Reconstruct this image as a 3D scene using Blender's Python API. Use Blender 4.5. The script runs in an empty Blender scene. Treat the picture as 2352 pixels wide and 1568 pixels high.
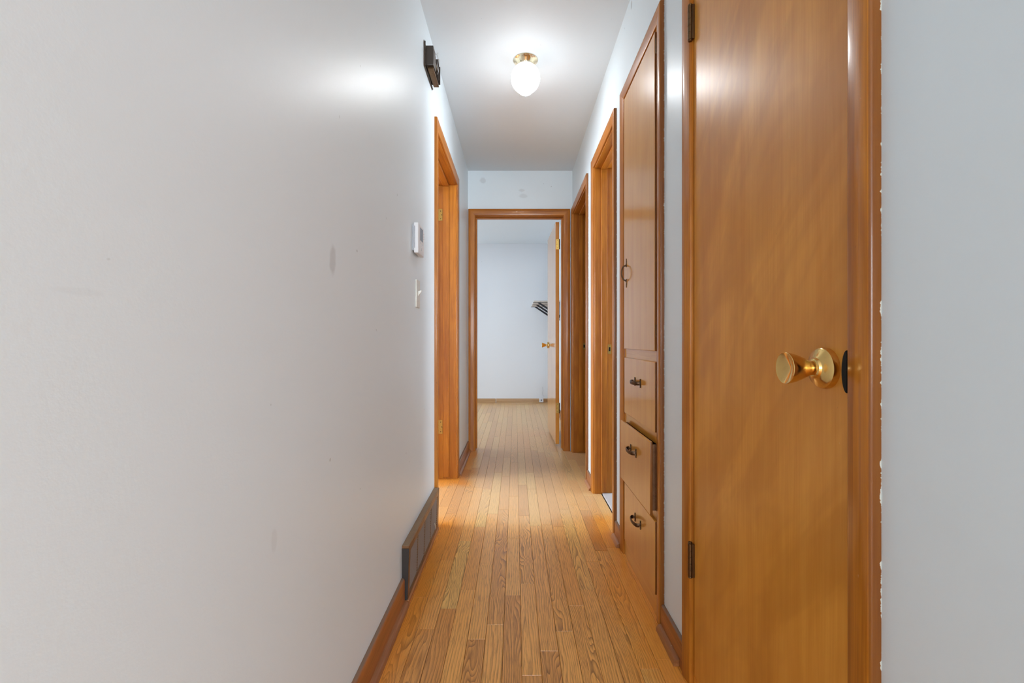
import bpy, bmesh, math, random
from mathutils import Vector, Matrix
R = math.radians
sc = bpy.context.scene
col = sc.collection
random.seed(7)

# ------------------------------------------------------------------ camera
FPX = 1045.0                      # focal length in pixels of the 2352 px wide frame
CAMZ = 0.964
cd = bpy.data.cameras.new('camera')
cd.sensor_width = 36.0
cd.lens = FPX / 2352.0 * 36.0
cd.shift_x = -8.0 / 2352.0
cd.shift_y = -3.0 / 2352.0
cd.clip_start = 0.02
cam = bpy.data.objects.new('camera', cd)
cam.location = (0, 0, CAMZ)
cam.rotation_euler = (R(90), 0, 0)
col.objects.link(cam)
sc.camera = cam

# ------------------------------------------------------------------ world, daylight, exposure
sc.view_settings.view_transform = 'Standard'
sc.view_settings.look = 'None'
sc.view_settings.gamma = 1.0
sc.view_settings.use_curve_mapping = False
sc.view_settings.exposure = 1.50
wd = bpy.data.worlds.new('sky'); sc.world = wd; wd.use_nodes = True
wd.node_tree.nodes['Background'].inputs[0].default_value = (0.72, 0.85, 1.0, 1)
wd.node_tree.nodes['Background'].inputs[1].default_value = 1.2

def daylight(name, loc, rot, sx, sy, power, color):
    ld = bpy.data.lights.new(name, 'AREA')
    ld.shape = 'RECTANGLE'; ld.size = sx; ld.size_y = sy
    ld.energy = power; ld.color = color; ld.spread = R(150)
    o = bpy.data.objects.new(name, ld); o.location = loc; o.rotation_euler = rot
    col.objects.link(o); return o
SKYC = (0.80, 0.90, 1.0)
# just outside unseen window panes; living room and bathroom ones added to brighten the hall
daylight('bedroom_daylight', (-3.0, 5.6, 1.55), (0, R(-62), 0), 1.3, 1.9, 15.5, (0.72, 0.86, 1.0))
daylight('side_room_daylight', (-3.8, 2.75, 1.45), (0, R(-80), 0), 1.4, 1.5, 66, SKYC)
daylight('living_room_fill', (0.85, -4.80, 1.4), (R(90), 0, 0), 2.4, 1.5, 74, (0.82, 0.92, 1.0))
daylight('bathroom_fill', (2.38, 2.6, 1.5), (0, R(90), 0), 0.7, 0.6, 14, SKYC)

# ------------------------------------------------------------------ helpers
def srgb(r, g, b):
    def f(c):
        c /= 255.0
        return c / 12.92 if c <= 0.04045 else ((c + 0.055) / 1.055) ** 2.4
    return (f(r), f(g), f(b), 1.0)

def tag(o, label=None, cat=None, group=None, kind=None):
    if label: o['label'] = label
    if cat: o['category'] = cat
    if group: o['group'] = group
    if kind: o['kind'] = kind
    return o

WORLD = {}                        # world position of each object (no rotations are used on parents)
def empty(name, loc, label=None, cat=None, kind=None, group=None, parent=None):
    o = bpy.data.objects.new(name, None)
    o.empty_display_size = 0.05
    loc = Vector(loc)
    o.parent = parent
    o.location = loc - (WORLD[parent] if parent else Vector())
    col.objects.link(o); WORLD[o] = loc
    return tag(o, label, cat, group, kind)

def mobj(name, bm, mat, parent=None, smooth=None, flat_big=None, edge_mat=None):
    """bmesh in world coordinates -> one mesh object with its origin at the bottom centre"""
    xs = [v.co for v in bm.verts]
    lo = Vector([min(c[i] for c in xs) for i in range(3)])
    hi = Vector([max(c[i] for c in xs) for i in range(3)])
    base = Vector(((lo.x + hi.x) / 2, (lo.y + hi.y) / 2, lo.z))
    bmesh.ops.translate(bm, verts=bm.verts, vec=-base)
    bmesh.ops.recalc_face_normals(bm, faces=bm.faces)
    me = bpy.data.meshes.new(name); bm.to_mesh(me); bm.free()
    if smooth is not None:
        me.shade_smooth(); me.set_sharp_from_angle(angle=R(smooth))
    if flat_big:
        for p in me.polygons:
            if p.area > flat_big: p.use_smooth = False
    me.materials.append(mat)
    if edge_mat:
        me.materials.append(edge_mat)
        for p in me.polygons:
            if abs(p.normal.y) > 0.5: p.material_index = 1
    o = bpy.data.objects.new(name, me)
    o.parent = parent
    o.location = base - (WORLD[parent] if parent else Vector())
    col.objects.link(o); WORLD[o] = base
    return o

def bx(bm, x0, x1, y0, y1, z0, z1, bev=0.0, seg=1):
    n0 = set(bm.verts)
    r = bmesh.ops.create_cube(bm, size=1.0)
    vs = r['verts']
    for v in vs:
        v.co.x = x0 + (v.co.x + 0.5) * (x1 - x0)
        v.co.y = y0 + (v.co.y + 0.5) * (y1 - y0)
        v.co.z = z0 + (v.co.z + 0.5) * (z1 - z0)
    if bev > 0:
        es = list({e for v in vs for e in v.link_edges})
        bmesh.ops.bevel(bm, geom=es, offset=bev, segments=seg, profile=0.5, affect='EDGES')
    return bm

def box(name, b, mat, parent=None, bev=0.0, seg=1):
    bm = bmesh.new(); bx(bm, *b, bev=bev, seg=seg)
    return mobj(name, bm, mat, parent, 40 if bev else None, 2e-4)

def boxes(name, bs, mat, parent=None, bev=0.0):
    bm = bmesh.new()
    for b in bs: bx(bm, *b, bev=bev)
    return mobj(name, bm, mat, parent, 40 if bev else None)

def loft(bm, rings, close=True, caps=True):
    vs = [[bm.verts.new(p) for p in r] for r in rings]
    n = len(rings[0])
    for a, b in zip(vs, vs[1:]):
        for i in range(n if close else n - 1):
            j = (i + 1) % n
            try: bm.faces.new((a[i], a[j], b[j], b[i]))
            except ValueError: pass
    if caps:
        bm.faces.new(vs[0]); bm.faces.new(list(reversed(vs[-1])))
    return bm

def lathe(bm, prof, origin, axis, seg=40):
    """prof: list of (radius, distance along axis)"""
    ax = Vector(axis).normalized()
    u = ax.orthogonal().normalized(); w = ax.cross(u)
    o = Vector(origin)
    rings = []
    for r, h in prof:
        rings.append([bm.verts.new(o + ax * h + (u * math.cos(2 * math.pi * k / seg) + w * math.sin(2 * math.pi * k / seg)) * max(r, 1e-5)) for k in range(seg)])
    for a, b in zip(rings, rings[1:]):
        for i in range(seg):
            j = (i + 1) % seg
            bm.faces.new((a[i], a[j], b[j], b[i]))
    bm.faces.new(rings[0]); bm.faces.new(list(reversed(rings[-1])))
    bmesh.ops.remove_doubles(bm, verts=[v for r in (rings[0], rings[-1]) for v in r], dist=2e-5)
    return bm

def tube(bm, pts, r, seg=8, flat=None):
    """round rod along pts; flat=(rx, ry, up) gives a strap"""
    pts = [Vector(p) for p in pts]
    rings = []
    for i, p in enumerate(pts):
        t = (pts[min(i + 1, len(pts) - 1)] - pts[max(i - 1, 0)]).normalized()
        up = Vector(flat[2]) if flat else (Vector((0, 0, 1)) if abs(t.z) < 0.9 else Vector((1, 0, 0)))
        a = t.cross(up).normalized(); b = t.cross(a).normalized()
        ra, rb = (flat[0], flat[1]) if flat else (r, r)
        rings.append([p + a * ra * math.cos(2 * math.pi * k / seg) + b * rb * math.sin(2 * math.pi * k / seg) for k in range(seg)])
    return loft(bm, rings)

# ------------------------------------------------------------------ materials
class NT:
    def __init__(s, name):
        s.m = bpy.data.materials.new(name); s.m.use_nodes = True
        s.t = s.m.node_tree; s.b = s.t.nodes['Principled BSDF']
    def n(s, typ, **kw):
        nd = s.t.nodes.new(typ)
        for k, v in kw.items(): setattr(nd, k, v)
        return nd
    def l(s, a, b): s.t.links.new(a, b)
    def put(s, sock, v):
        if hasattr(v, 'is_output') or hasattr(v, 'node'): s.l(v, sock)
        else: sock.default_value = v
    def math(s, op, a, b=0.0, c=None, clamp=False):
        nd = s.n('ShaderNodeMath', operation=op); nd.use_clamp = clamp
        s.put(nd.inputs[0], a); s.put(nd.inputs[1], b)
        if c is not None: s.put(nd.inputs[2], c)
        return nd.outputs[0]
    def mix(s, f, a, b, blend='MIX'):
        nd = s.n('ShaderNodeMix', data_type='RGBA', blend_type=blend)
        s.put(nd.inputs[0], f); s.put(nd.inputs[6], a); s.put(nd.inputs[7], b)
        return nd.outputs[2]
    def step(s, v, lo, hi, a=0.0, b=1.0):
        nd = s.n('ShaderNodeMapRange', interpolation_type='SMOOTHSTEP')
        s.put(nd.inputs[0], v)
        nd.inputs[1].default_value = lo; nd.inputs[2].default_value = hi
        nd.inputs[3].default_value = a; nd.inputs[4].default_value = b
        return nd.outputs[0]
    def pos(s): return s.n('ShaderNodeNewGeometry').outputs['Position']
    def xyz(s, v):
        nd = s.n('ShaderNodeSeparateXYZ'); s.l(v, nd.inputs[0]); return nd.outputs
    def vmul(s, v, sc):
        nd = s.n('ShaderNodeVectorMath', operation='MULTIPLY'); s.l(v, nd.inputs[0]); nd.inputs[1].default_value = sc; return nd.outputs[0]
    def vadd(s, v, w):
        nd = s.n('ShaderNodeVectorMath', operation='ADD'); s.l(v, nd.inputs[0]); s.put(nd.inputs[1], w); return nd.outputs[0]
    def noise(s, v, scale=1.0, detail=4.0, rough=0.5, dist=0.0):
        nd = s.n('ShaderNodeTexNoise'); s.l(v, nd.inputs['Vector'])
        nd.inputs['Scale'].default_value = scale; nd.inputs['Detail'].default_value = detail
        nd.inputs['Roughness'].default_value = rough; nd.inputs['Distortion'].default_value = dist
        return nd.outputs[0]
    def rnd(s): return s.n('ShaderNodeObjectInfo').outputs['Random']
    def bump(s, h, strength, dist=0.001):
        nd = s.n('ShaderNodeBump'); nd.inputs['Strength'].default_value = strength; nd.inputs['Distance'].default_value = dist
        s.l(h, nd.inputs['Height']); s.l(nd.outputs[0], s.b.inputs['Normal']); return nd
    def set(s, **kw):
        for k, v in kw.items(): s.put(s.b.inputs[k.replace('_', ' ')], v)
        return s

def plain(name, c, rough=0.5, metal=0.0, spec=0.5, **kw):
    m = NT(name); m.set(Base_Color=c, Roughness=rough, Metallic=metal); m.b.inputs['Specular IOR Level'].default_value = spec
    for k, v in kw.items(): m.b.inputs[k.replace('_', ' ')].default_value = v
    return m.m

def paint(name, c, rough, bump=0.12, spots=(), scale=130):
    """wall paint with a fine roller texture; spots = smudges (centre, radii, strength)"""
    m = NT(name); p = m.pos()
    cl = c
    big = m.noise(p, 1.7, 3.0)
    cl = m.mix(m.step(big, 0.35, 0.7, 0.0, 0.05), c, tuple(x * 0.85 for x in c[:3]) + (1,))
    wob = m.noise(p, 25.0, 3.0)
    for ce, ra, st in spots:
        d = m.vadd(p, tuple(-x for x in ce))
        d = m.vmul(d, tuple(1.0 / x for x in ra))
        ln = m.n('ShaderNodeVectorMath', operation='LENGTH'); m.l(d, ln.inputs[0])
        v = m.math('ADD', ln.outputs['Value'], m.math('MULTIPLY', m.math('SUBTRACT', wob, 0.5), 0.9))
        f = m.step(v, 0.6, 1.15, st, 0.0)
        cl = m.mix(f, cl, srgb(150, 148, 146))
    sp = m.noise(p, 38.0, 1.0)
    cl = m.mix(m.step(sp, 0.80, 0.83, 0.0, 0.35), cl, srgb(120, 118, 115))
    h = m.noise(p, scale, 3.0, 0.6)
    m.bump(h, bump, 0.0012)
    m.set(Base_Color=cl, Roughness=rough)
    return m.m

def wood(name, dark, light, axis, rough=0.3, coat=0.5, mott=0.35, dust=False, paint_x=None, nick=0.3, crough=0.12, fig=4.0, soft=0.0, figure=0.0):
    m = NT(name); p = m.pos()
    rn = m.rnd()
    cmb = m.n('ShaderNodeCombineXYZ')
    for i, k in enumerate((31.0, 17.0, 23.0)): m.l(m.math('MULTIPLY', rn, k), cmb.inputs[i])
    q = m.vadd(p, cmb.outputs[0])
    def sc(al, ac):
        return tuple(al if i == axis else ac for i in range(3))
    g1 = m.noise(m.vmul(q, sc(1.1, 26.0)), 1.0, 5.0, 0.6, 0.6)
    g2 = m.noise(m.vmul(q, sc(6.0, 260.0)), 1.0, 3.0, 0.6)
    g3 = m.noise(m.vmul(q, sc(1.7, fig)), 1.0, 3.0, 0.5, 2.2)
    f = m.math('ADD', m.math('MULTIPLY', g1, 0.65), m.math('MULTIPLY', g2, 0.35))
    f = m.step(f, 0.32 - soft, 0.66 + soft)
    c = m.mix(f, dark, light)
    c = m.mix(m.step(g3, 0.35, 0.72, 0.0, mott), c, tuple(x * y for x, y in zip(dark[:3], (0.86, 0.78, 0.66))) + (1,))
    if nick:
        sp = m.noise(m.vmul(q, sc(90, 170)), 1.0, 1.0)
        c = m.mix(m.step(sp, 0.79, 0.82, 0.0, nick), c, srgb(226, 205, 172))
        sp2 = m.noise(m.vmul(q, sc(50, 90)), 1.0, 1.0)
        c = m.mix(m.step(sp2, 0.80, 0.83, 0.0, nick), c, srgb(60, 32, 14))
    ro = rough
    if dust:
        nz = m.xyz(m.n('ShaderNodeNewGeometry').outputs['Normal'])[2]
        dn = m.noise(p, 45.0, 4.0)
        du = m.math('MULTIPLY', m.step(nz, 0.35, 0.9), m.step(dn, 0.25, 0.6, 0.35, 0.85))
        c = m.mix(du, c, srgb(126, 110, 96))
        ro = m.math('ADD', rough, m.math('MULTIPLY', du, 0.5))
        m.l(m.math('SUBTRACT', coat, m.math('MULTIPLY', du, coat)), m.b.inputs['Coat Weight'])
    else:
        m.b.inputs['Coat Weight'].default_value = coat
    if paint_x is not None:
        # brushed-over wall paint along the back edge of the trim
        s, x0 = paint_x
        X = m.xyz(p)[0]
        w = m.noise(m.vmul(p, (0.0, 30.0, 55.0)), 1.0, 4.0, 0.7)
        v = m.math('ADD', m.math('MULTIPLY', m.math('SUBTRACT', X, x0), s), m.math('MULTIPLY', m.math('SUBTRACT', w, 0.5), 0.016))
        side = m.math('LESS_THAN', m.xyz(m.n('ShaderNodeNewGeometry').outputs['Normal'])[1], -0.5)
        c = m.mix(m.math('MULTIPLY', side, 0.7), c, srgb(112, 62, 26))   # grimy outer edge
        c = m.mix(m.math('MULTIPLY', m.step(v, 0.0, 0.0006), m.math('LESS_THAN', m.xyz(m.n('ShaderNodeNewGeometry').outputs['Normal'])[1], -0.5)), c, srgb(216, 216, 206))
    if figure:
        # flame figure of the rotary-cut veneer
        X_, Y_, Z_ = m.xyz(q)
        ca, sa = math.cos(R(35)), math.sin(R(35))
        u = m.math('ADD', m.math('MULTIPLY', Y_, ca), m.math('MULTIPLY', Z_, sa))
        v = m.math('SUBTRACT', m.math('MULTIPLY', Z_, ca), m.math('MULTIPLY', Y_, sa))
        cv = m.n('ShaderNodeCombineXYZ'); m.l(m.math('MULTIPLY', u, 6.5), cv.inputs[0]); m.l(m.math('MULTIPLY', v, 2.0), cv.inputs[1])
        g4 = m.noise(cv.outputs[0], 1.0, 3.0, 0.55, 1.2)
        c = m.mix(m.step(g4, 0.36, 0.66, 0.0, figure), c, tuple(x * y for x, y in zip(dark[:3], (0.62, 0.52, 0.40))) + (1,))
    m.b.inputs['Coat Roughness'].default_value = crough
    m.b.inputs['Specular IOR Level'].default_value = 0.25
    m.bump(f, 0.04, 0.0006)
    m.set(Base_Color=c, Roughness=ro)
    return m.m

def floor_mat(name, per_board=True):
    m = NT(name); p = m.pos()
    X, Y, Z = m.xyz(p)
    oi = m.n('ShaderNodeObjectInfo')
    rn = oi.outputs['Random']
    cs = m.n('ShaderNodeSeparateColor'); m.l(oi.outputs['Color'], cs.inputs[0])
    tone, cath, red = cs.outputs[0], cs.outputs[1], cs.outputs[2]
    cmb = m.n('ShaderNodeCombineXYZ')
    for i, k in enumerate((41.0, 67.0, 13.0)): m.l(m.math('MULTIPLY', rn, k), cmb.inputs[i])
    q = m.vadd(p, cmb.outputs[0])
    # growth rings: contour lines of a stretched noise field
    f1 = m.noise(m.vmul(q, (16.0, 2.6, 1.0)), 1.0, 1.6, 0.45, 0.25)
    fld = m.math('ADD', m.math('MULTIPLY', f1, m.math('MULTIPLY', cath, 20.0)), m.math('MULTIPLY', m.xyz(q)[0], 115.0))
    ring = m.math('FRACT', fld)
    ring = m.math('POWER', ring, 2.2)
    ring = m.math('MULTIPLY', ring, m.step(ring, 0.9, 1.0, 1.0, 0.2))
    pore = m.noise(m.vmul(q, (420.0, 14.0, 1.0)), 1.0, 3.0, 0.65)
    blot = m.noise(m.vmul(q, (9.0, 2.2, 1.0)), 1.0, 4.0, 0.6, 1.0)
    lightc = srgb(244, 198, 110); midc = srgb(244, 176, 84); darkc = srgb(206, 138, 62)
    c = m.mix(m.step(tone, 0.0, 0.5), darkc, midc)
    c = m.mix(m.step(tone, 0.5, 1.0), c, lightc)
    c = m.mix(m.math('MULTIPLY', red, 0.45), c, srgb(186, 104, 36))
    c = m.mix(m.math('MULTIPLY', ring, m.math('MULTIPLY_ADD', cath, 0.58, 0.34)), c, srgb(112, 66, 22))
    c = m.mix(m.step(pore, 0.48, 0.68, 0.0, 0.52), c, srgb(110, 66, 24))
    c = m.mix(m.step(blot, 0.55, 0.8, 0.0, 0.35), c, srgb(150, 88, 36))
    # walked-off finish: dull and pale along the middle and between the doors; doorway and bedroom daylight also painted in pale
    wn = m.noise(p, 3.2, 5.0, 0.65)
    ax = m.math('ABSOLUTE', m.math('SUBTRACT', X, 0.03))
    axn = m.math('ADD', ax, m.math('MULTIPLY', m.math('SUBTRACT', wn, 0.5), 0.22))
    mid = m.step(axn, 0.27, 0.40, 1.0, 0.0)
    yn = m.math('ADD', Y, m.math('MULTIPLY', m.math('SUBTRACT', wn, 0.5), 0.5))
    far = m.step(yn, 2.25, 2.62)
    doorz = m.math('MULTIPLY', m.step(yn, 2.35, 2.50), m.step(yn, 2.95, 3.15, 1.0, 0.0))
    rightz = m.math('MULTIPLY', m.step(X, 0.2, 0.3), m.math('MULTIPLY', m.step(yn, 2.45, 2.8), 0.9))
    cover = m.math('MAXIMUM', m.math('MAXIMUM', mid, m.math('MULTIPLY', doorz, 0.75)), m.math('MAXIMUM', rightz, m.step(Y, 3.9, 4.1)))
    pale = m.math('MULTIPLY', far, cover)
    dull = m.math('MULTIPLY', mid, 0.12)
    hs = m.n('ShaderNodeHueSaturation'); hs.inputs['Saturation'].default_value = 0.72; hs.inputs['Value'].default_value = 1.0
    m.l(c, hs.inputs['Color'])
    c = m.mix(dull, c, hs.outputs[0])
    # untouched orange varnish along the edges
    edge = m.math('MULTIPLY', m.step(axn, 0.30, 0.42), m.math('SUBTRACT', 1.0, pale))
    c = m.mix(m.math('MULTIPLY', edge, 0.55), c, srgb(232, 138, 30))
    c = m.mix(m.math('MULTIPLY', pale, 0.62), c, srgb(224, 186, 142))
    dn = m.noise(p, 60.0, 2.0)
    c = m.mix(m.step(dn, 0.80, 0.83, 0.0, 0.6), c, srgb(60, 42, 28))
    m.set(Base_Color=c, Roughness=m.math('ADD', 0.33, m.math('MULTIPLY', pale, 0.12)))
    m.b.inputs['Coat Weight'].default_value = 0.25
    m.b.inputs['Coat Roughness'].default_value = 0.22
    m.bump(pore, 0.05, 0.0006)
    return m.m

M = {}
WALLC = srgb(229, 239, 244)
M['wall_left'] = paint('white_semigloss_paint_left', WALLC, 0.39, 0.18, spots=[
    ((-0.414, 1.03, 1.145), (0.3, 0.020, 0.035), 0.30), ((-0.414, 0.43, 1.01), (0.3, 0.03, 0.004), 0.05),
    ((-0.414, 0.78, 0.62), (0.3, 0.010, 0.02), 0.10)])
M['wall_right'] = paint('white_semigloss_paint_right', WALLC, 0.36, 0.14, spots=[
    ((0.497, 1.95, 2.40), (0.3, 0.012, 0.02), 0.5)])
M['wall_end'] = paint('white_paint_end', WALLC, 0.42, 0.10, spots=[
    ((-0.285, 3.966, 2.355), (0.03, 0.3, 0.03), 0.22), ((0.07, 3.966, 2.22), (0.045, 0.3, 0.02), 0.16),
    ((0.055, 3.966, 2.27), (0.03, 0.3, 0.012), 0.2)])
M['wall_room'] = paint('white_room_paint', srgb(232, 233, 235), 0.5, 0.08)
M['ceiling'] = paint('white_ceiling_paint', srgb(230, 238, 243), 0.7, 0.2, scale=90)
DOOR_D, DOOR_L = srgb(204, 130, 36), srgb(232, 166, 72)
TRIM_D, TRIM_L = srgb(154, 86, 18), srgb(200, 126, 38)
CAB_D, CAB_L = srgb(206, 138, 50), srgb(224, 164, 76)
M['door'] = wood('varnished_birch_door', DOOR_D, DOOR_L, 2, 0.36, 0.35, 0.4, nick=0.15, crough=0.30, soft=0.15, fig=3.0, figure=0.36)
M['trim_z'] = wood('varnished_fir_upright', TRIM_D, TRIM_L, 2, 0.4, 0.2, 0.35)
M['trim_zr'] = wood('varnished_fir_upright_painted_edge', TRIM_D, TRIM_L, 2, 0.28, 0.35, 0.35, paint_x=(1.0, 0.4970))
M['trim_x'] = wood('varnished_fir_across', TRIM_D, TRIM_L, 0, 0.4, 0.2, 0.3)
M['trim_y'] = wood('varnished_fir_along', TRIM_D, TRIM_L, 1, 0.4, 0.2, 0.3)
M['base'] = wood('dusty_fir_baseboard', srgb(134, 74, 28), srgb(180, 108, 50), 1, 0.35, 0.4, 0.3, dust=True)
M['shoe'] = wood('fir_shoe_moulding', srgb(140, 86, 48), srgb(176, 118, 72), 1, 0.4, 0.25, 0.3)
M['base_x'] = wood('pale_fir_baseboard', srgb(170, 128, 84), srgb(196, 156, 112), 0, 0.4, 0.3, 0.2)
M['shelf'] = wood('pale_whitewashed_board', srgb(206, 196, 184), srgb(222, 214, 204), 1, 0.45, 0.1, 0.1, nick=0)
M['cab_z'] = wood('varnished_birch_cabinet', CAB_D, CAB_L, 2, 0.30, 0.6, 0.25, nick=0.1, crough=0.14, soft=0.15, fig=3.0)
M['cab_y'] = wood('varnished_birch_rail', CAB_D, CAB_L, 1, 0.30, 0.6, 0.25, nick=0.1)
M['cab_edge'] = wood('shaded_edge', srgb(112, 64, 24), srgb(146, 90, 40), 2, 0.45, 0.1, 0.2, nick=0)  # shade on the door and drawer edges, put into the wood colour
M['door_gloss'] = wood('glossy_birch_door', DOOR_D, DOOR_L, 2, 0.30, 1.0, 0.4, nick=0.1, crough=0.10, soft=0.15, fig=3.0)
M['box'] = wood('raw_drawer_wood', srgb(120, 84, 58), srgb(150, 110, 78), 1, 0.6, 0.0, 0.3, nick=0)
M['floor'] = floor_mat('oak_strip_floor')
M['subfloor'] = plain('dark_subfloor', srgb(48, 32, 20), 0.9)
M['tile'] = plain('pale_marble_threshold', srgb(196, 192, 190), 0.4)
def brass_mat(name, c, rough, spot=0.4):
    m = NT(name); n = m.noise(m.pos(), 120.0, 3.0)
    m.set(Base_Color=m.mix(m.step(n, 0.5, 0.75, 0.0, spot), c, tuple(x * 0.45 for x in c[:3]) + (1,)),
          Roughness=m.step(n, 0.3, 0.8, rough, rough + 0.15), Metallic=1.0)
    return m.m
M['brass'] = brass_mat('polished_brass', srgb(226, 190, 120), 0.12, 0.15)
M['brass_dull'] = brass_mat('tarnished_brass', srgb(176, 142, 76), 0.38)
M['brass_bright'] = brass_mat('bright_brass', srgb(232, 196, 110), 0.3, 0.1)
M['bronze'] = brass_mat('dark_bronze', srgb(108, 84, 58), 0.32)
M['iron'] = brass_mat('hammered_antique_iron', srgb(92, 72, 56), 0.38)
M['black'] = plain('black_steel', srgb(24, 25, 30), 0.45)
M['hole'] = plain('black_recess', srgb(6, 5, 5), 0.9)
M['plastic'] = plain('white_plastic', srgb(226, 226, 228), 0.4)
M['plastic_grey'] = plain('pale_grey_plastic', srgb(190, 191, 196), 0.45)
M['ivory'] = plain('ivory_plastic', srgb(222, 221, 212), 0.35)
M['lcd'] = plain('grey_lcd', srgb(120, 126, 138), 0.2)
M['housing'] = plain('dark_brown_bakelite', srgb(56, 46, 38), 0.45)
M['chime_metal'] = brass_mat('chime_plate_metal', srgb(120, 106, 90), 0.35)
M['steel'] = plain('dull_steel', srgb(170, 168, 165), 0.35, 1.0)
M['canopy'] = brass_mat('pale_polished_brass', srgb(240, 224, 190), 0.10, 0.1)
M['reg'] = NT('brown_register_metal')
def reg_mat():
    m = NT('dusty_brown_register_metal'); p = m.pos()
    nz = m.xyz(m.n('ShaderNodeNewGeometry').outputs['Normal'])[2]
    du = m.math('MULTIPLY', m.step(nz, 0.3, 0.9), m.step(m.noise(p, 50.0, 4.0), 0.2, 0.6, 0.5, 0.9))
    c = m.mix(m.step(m.noise(p, 14.0, 5.0), 0.3, 0.7), srgb(104, 70, 42), srgb(134, 94, 58))
    m.set(Base_Color=m.mix(du, c, srgb(148, 124, 98)), Roughness=m.math('ADD', 0.4, m.math('MULTIPLY', du, 0.4)), Metallic=0.25)
    return m.m
bpy.data.materials.remove(M['reg'].m); M['reg'] = reg_mat()
M['reg_dark'] = plain('register_end_dark', srgb(44, 36, 32), 0.55)
M['reg_slat'] = plain('register_louvre_metal', srgb(142, 126, 114), 0.4, 0.5)
def globe_mat():
    m = NT('lit_opal_glass')
    m.set(Base_Color=(1, 1, 1, 1), Roughness=0.2)
    m.b.inputs['Emission Color'].default_value = (0.93, 0.97, 1.0, 1)
    # glow cut on the upper glass to soften the bright patch on the ceiling
    nz = m.xyz(m.n('ShaderNodeNewGeometry').outputs['Normal'])[2]
    m.l(m.step(nz, -0.65, 0.3, 17.0, 0.8), m.b.inputs['Emission Strength'])
    return m.m
M['globe'] = globe_mat()
def glass_mat():
    m = NT('window_glass'); t = m.t
    tr = m.n('ShaderNodeBsdfTransparent'); gl = m.n('ShaderNodeBsdfGlossy'); gl.inputs['Roughness'].default_value = 0.02
    mx = m.n('ShaderNodeMixShader'); mx.inputs[0].default_value = 0.07
    m.l(tr.outputs[0], mx.inputs[1]); m.l(gl.outputs[0], mx.inputs[2])
    m.l(mx.outputs[0], t.nodes['Material Output'].inputs['Surface'])
    return m.m
M['glass'] = glass_mat()
M['white_trim'] = plain('white_window_paint', srgb(228, 228, 226), 0.4)

# ------------------------------------------------------------------ geometry constants (metres)
XL, XR, YE, H = -0.414, 0.497, 3.966, 2.44       # hall walls and ceiling
TW = 0.115                                       # wall thickness
ZH = 2.048                                       # head of the door openings
CW = 0.057                                       # casing width
XLo, XRo, YEo = XL - TW, XR + TW, YE + TW
BX0, BX1, BY1 = -2.6, 0.575, 6.97                # bedroom
LO = (2.379, 3.173)                              # left doorway
D1 = (0.668, 1.270)                              # closet door
CB = (1.570, 2.052)                              # cabinet opening
O2 = (2.287, 2.858)                              # bathroom doorway
O3 = (3.157, 3.902)                              # end right doorway
EO = (-0.353, 0.4185)                            # end doorway
RB = 0.20                                        # where the right wall ends, beside the camera
YB = -4.6                                        # living room back wall

# ------------------------------------------------------------------ walls
tag(boxes('wall_left', [(XLo, XL, YB, LO[0] - 0.018, 0, H), (XLo, XL, LO[1] + 0.018, YE, 0, H),
                        (XLo, XL, LO[0] - 0.018, LO[1] + 0.018, ZH + 0.018, H)], M['wall_left']),
    'long glossy white hallway wall carrying the thermostat and switch', 'wall', kind='structure')
tag(boxes('wall_right', [(XR, XRo, RB, D1[0] - 0.018, 0, H), (XR, XRo, D1[1] + 0.018, CB[0] - 0.012, 0, H),
                         (XR, XRo, CB[1] + 0.012, O2[0] - 0.018, 0, H), (XR, XRo, O2[1] + 0.018, O3[0] - 0.018, 0, H),
                         (XR, XRo, O3[1] + 0.018, YE, 0, H),
                         (XR, XRo, D1[0] - 0.018, D1[1] + 0.018, ZH + 0.018, H), (XR, XRo, CB[0] - 0.012, CB[1] + 0.012, 2.062, H),
                         (XR, XRo, O2[0] - 0.018, O2[1] + 0.018, ZH + 0.018, H), (XR, XRo, O3[0] - 0.018, O3[1] + 0.018, ZH + 0.018, H)],
          M['wall_right']),
    'white hallway wall with the wooden closet door, linen cabinet and two doorways', 'wall', kind='structure')
tag(boxes('wall_end', [(XLo, EO[0] - 0.018, YE, YEo, 0, H), (EO[1] + 0.018, XRo, YE, YEo, 0, H),
                       (EO[0] - 0.018, EO[1] + 0.018, YE, YEo, ZH + 0.018, H), (BX0, XLo, YE, YEo, 0, H)], M['wall_end']),
    'smudged white wall above and around the bedroom doorway at the hall end', 'wall', kind='structure')
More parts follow.
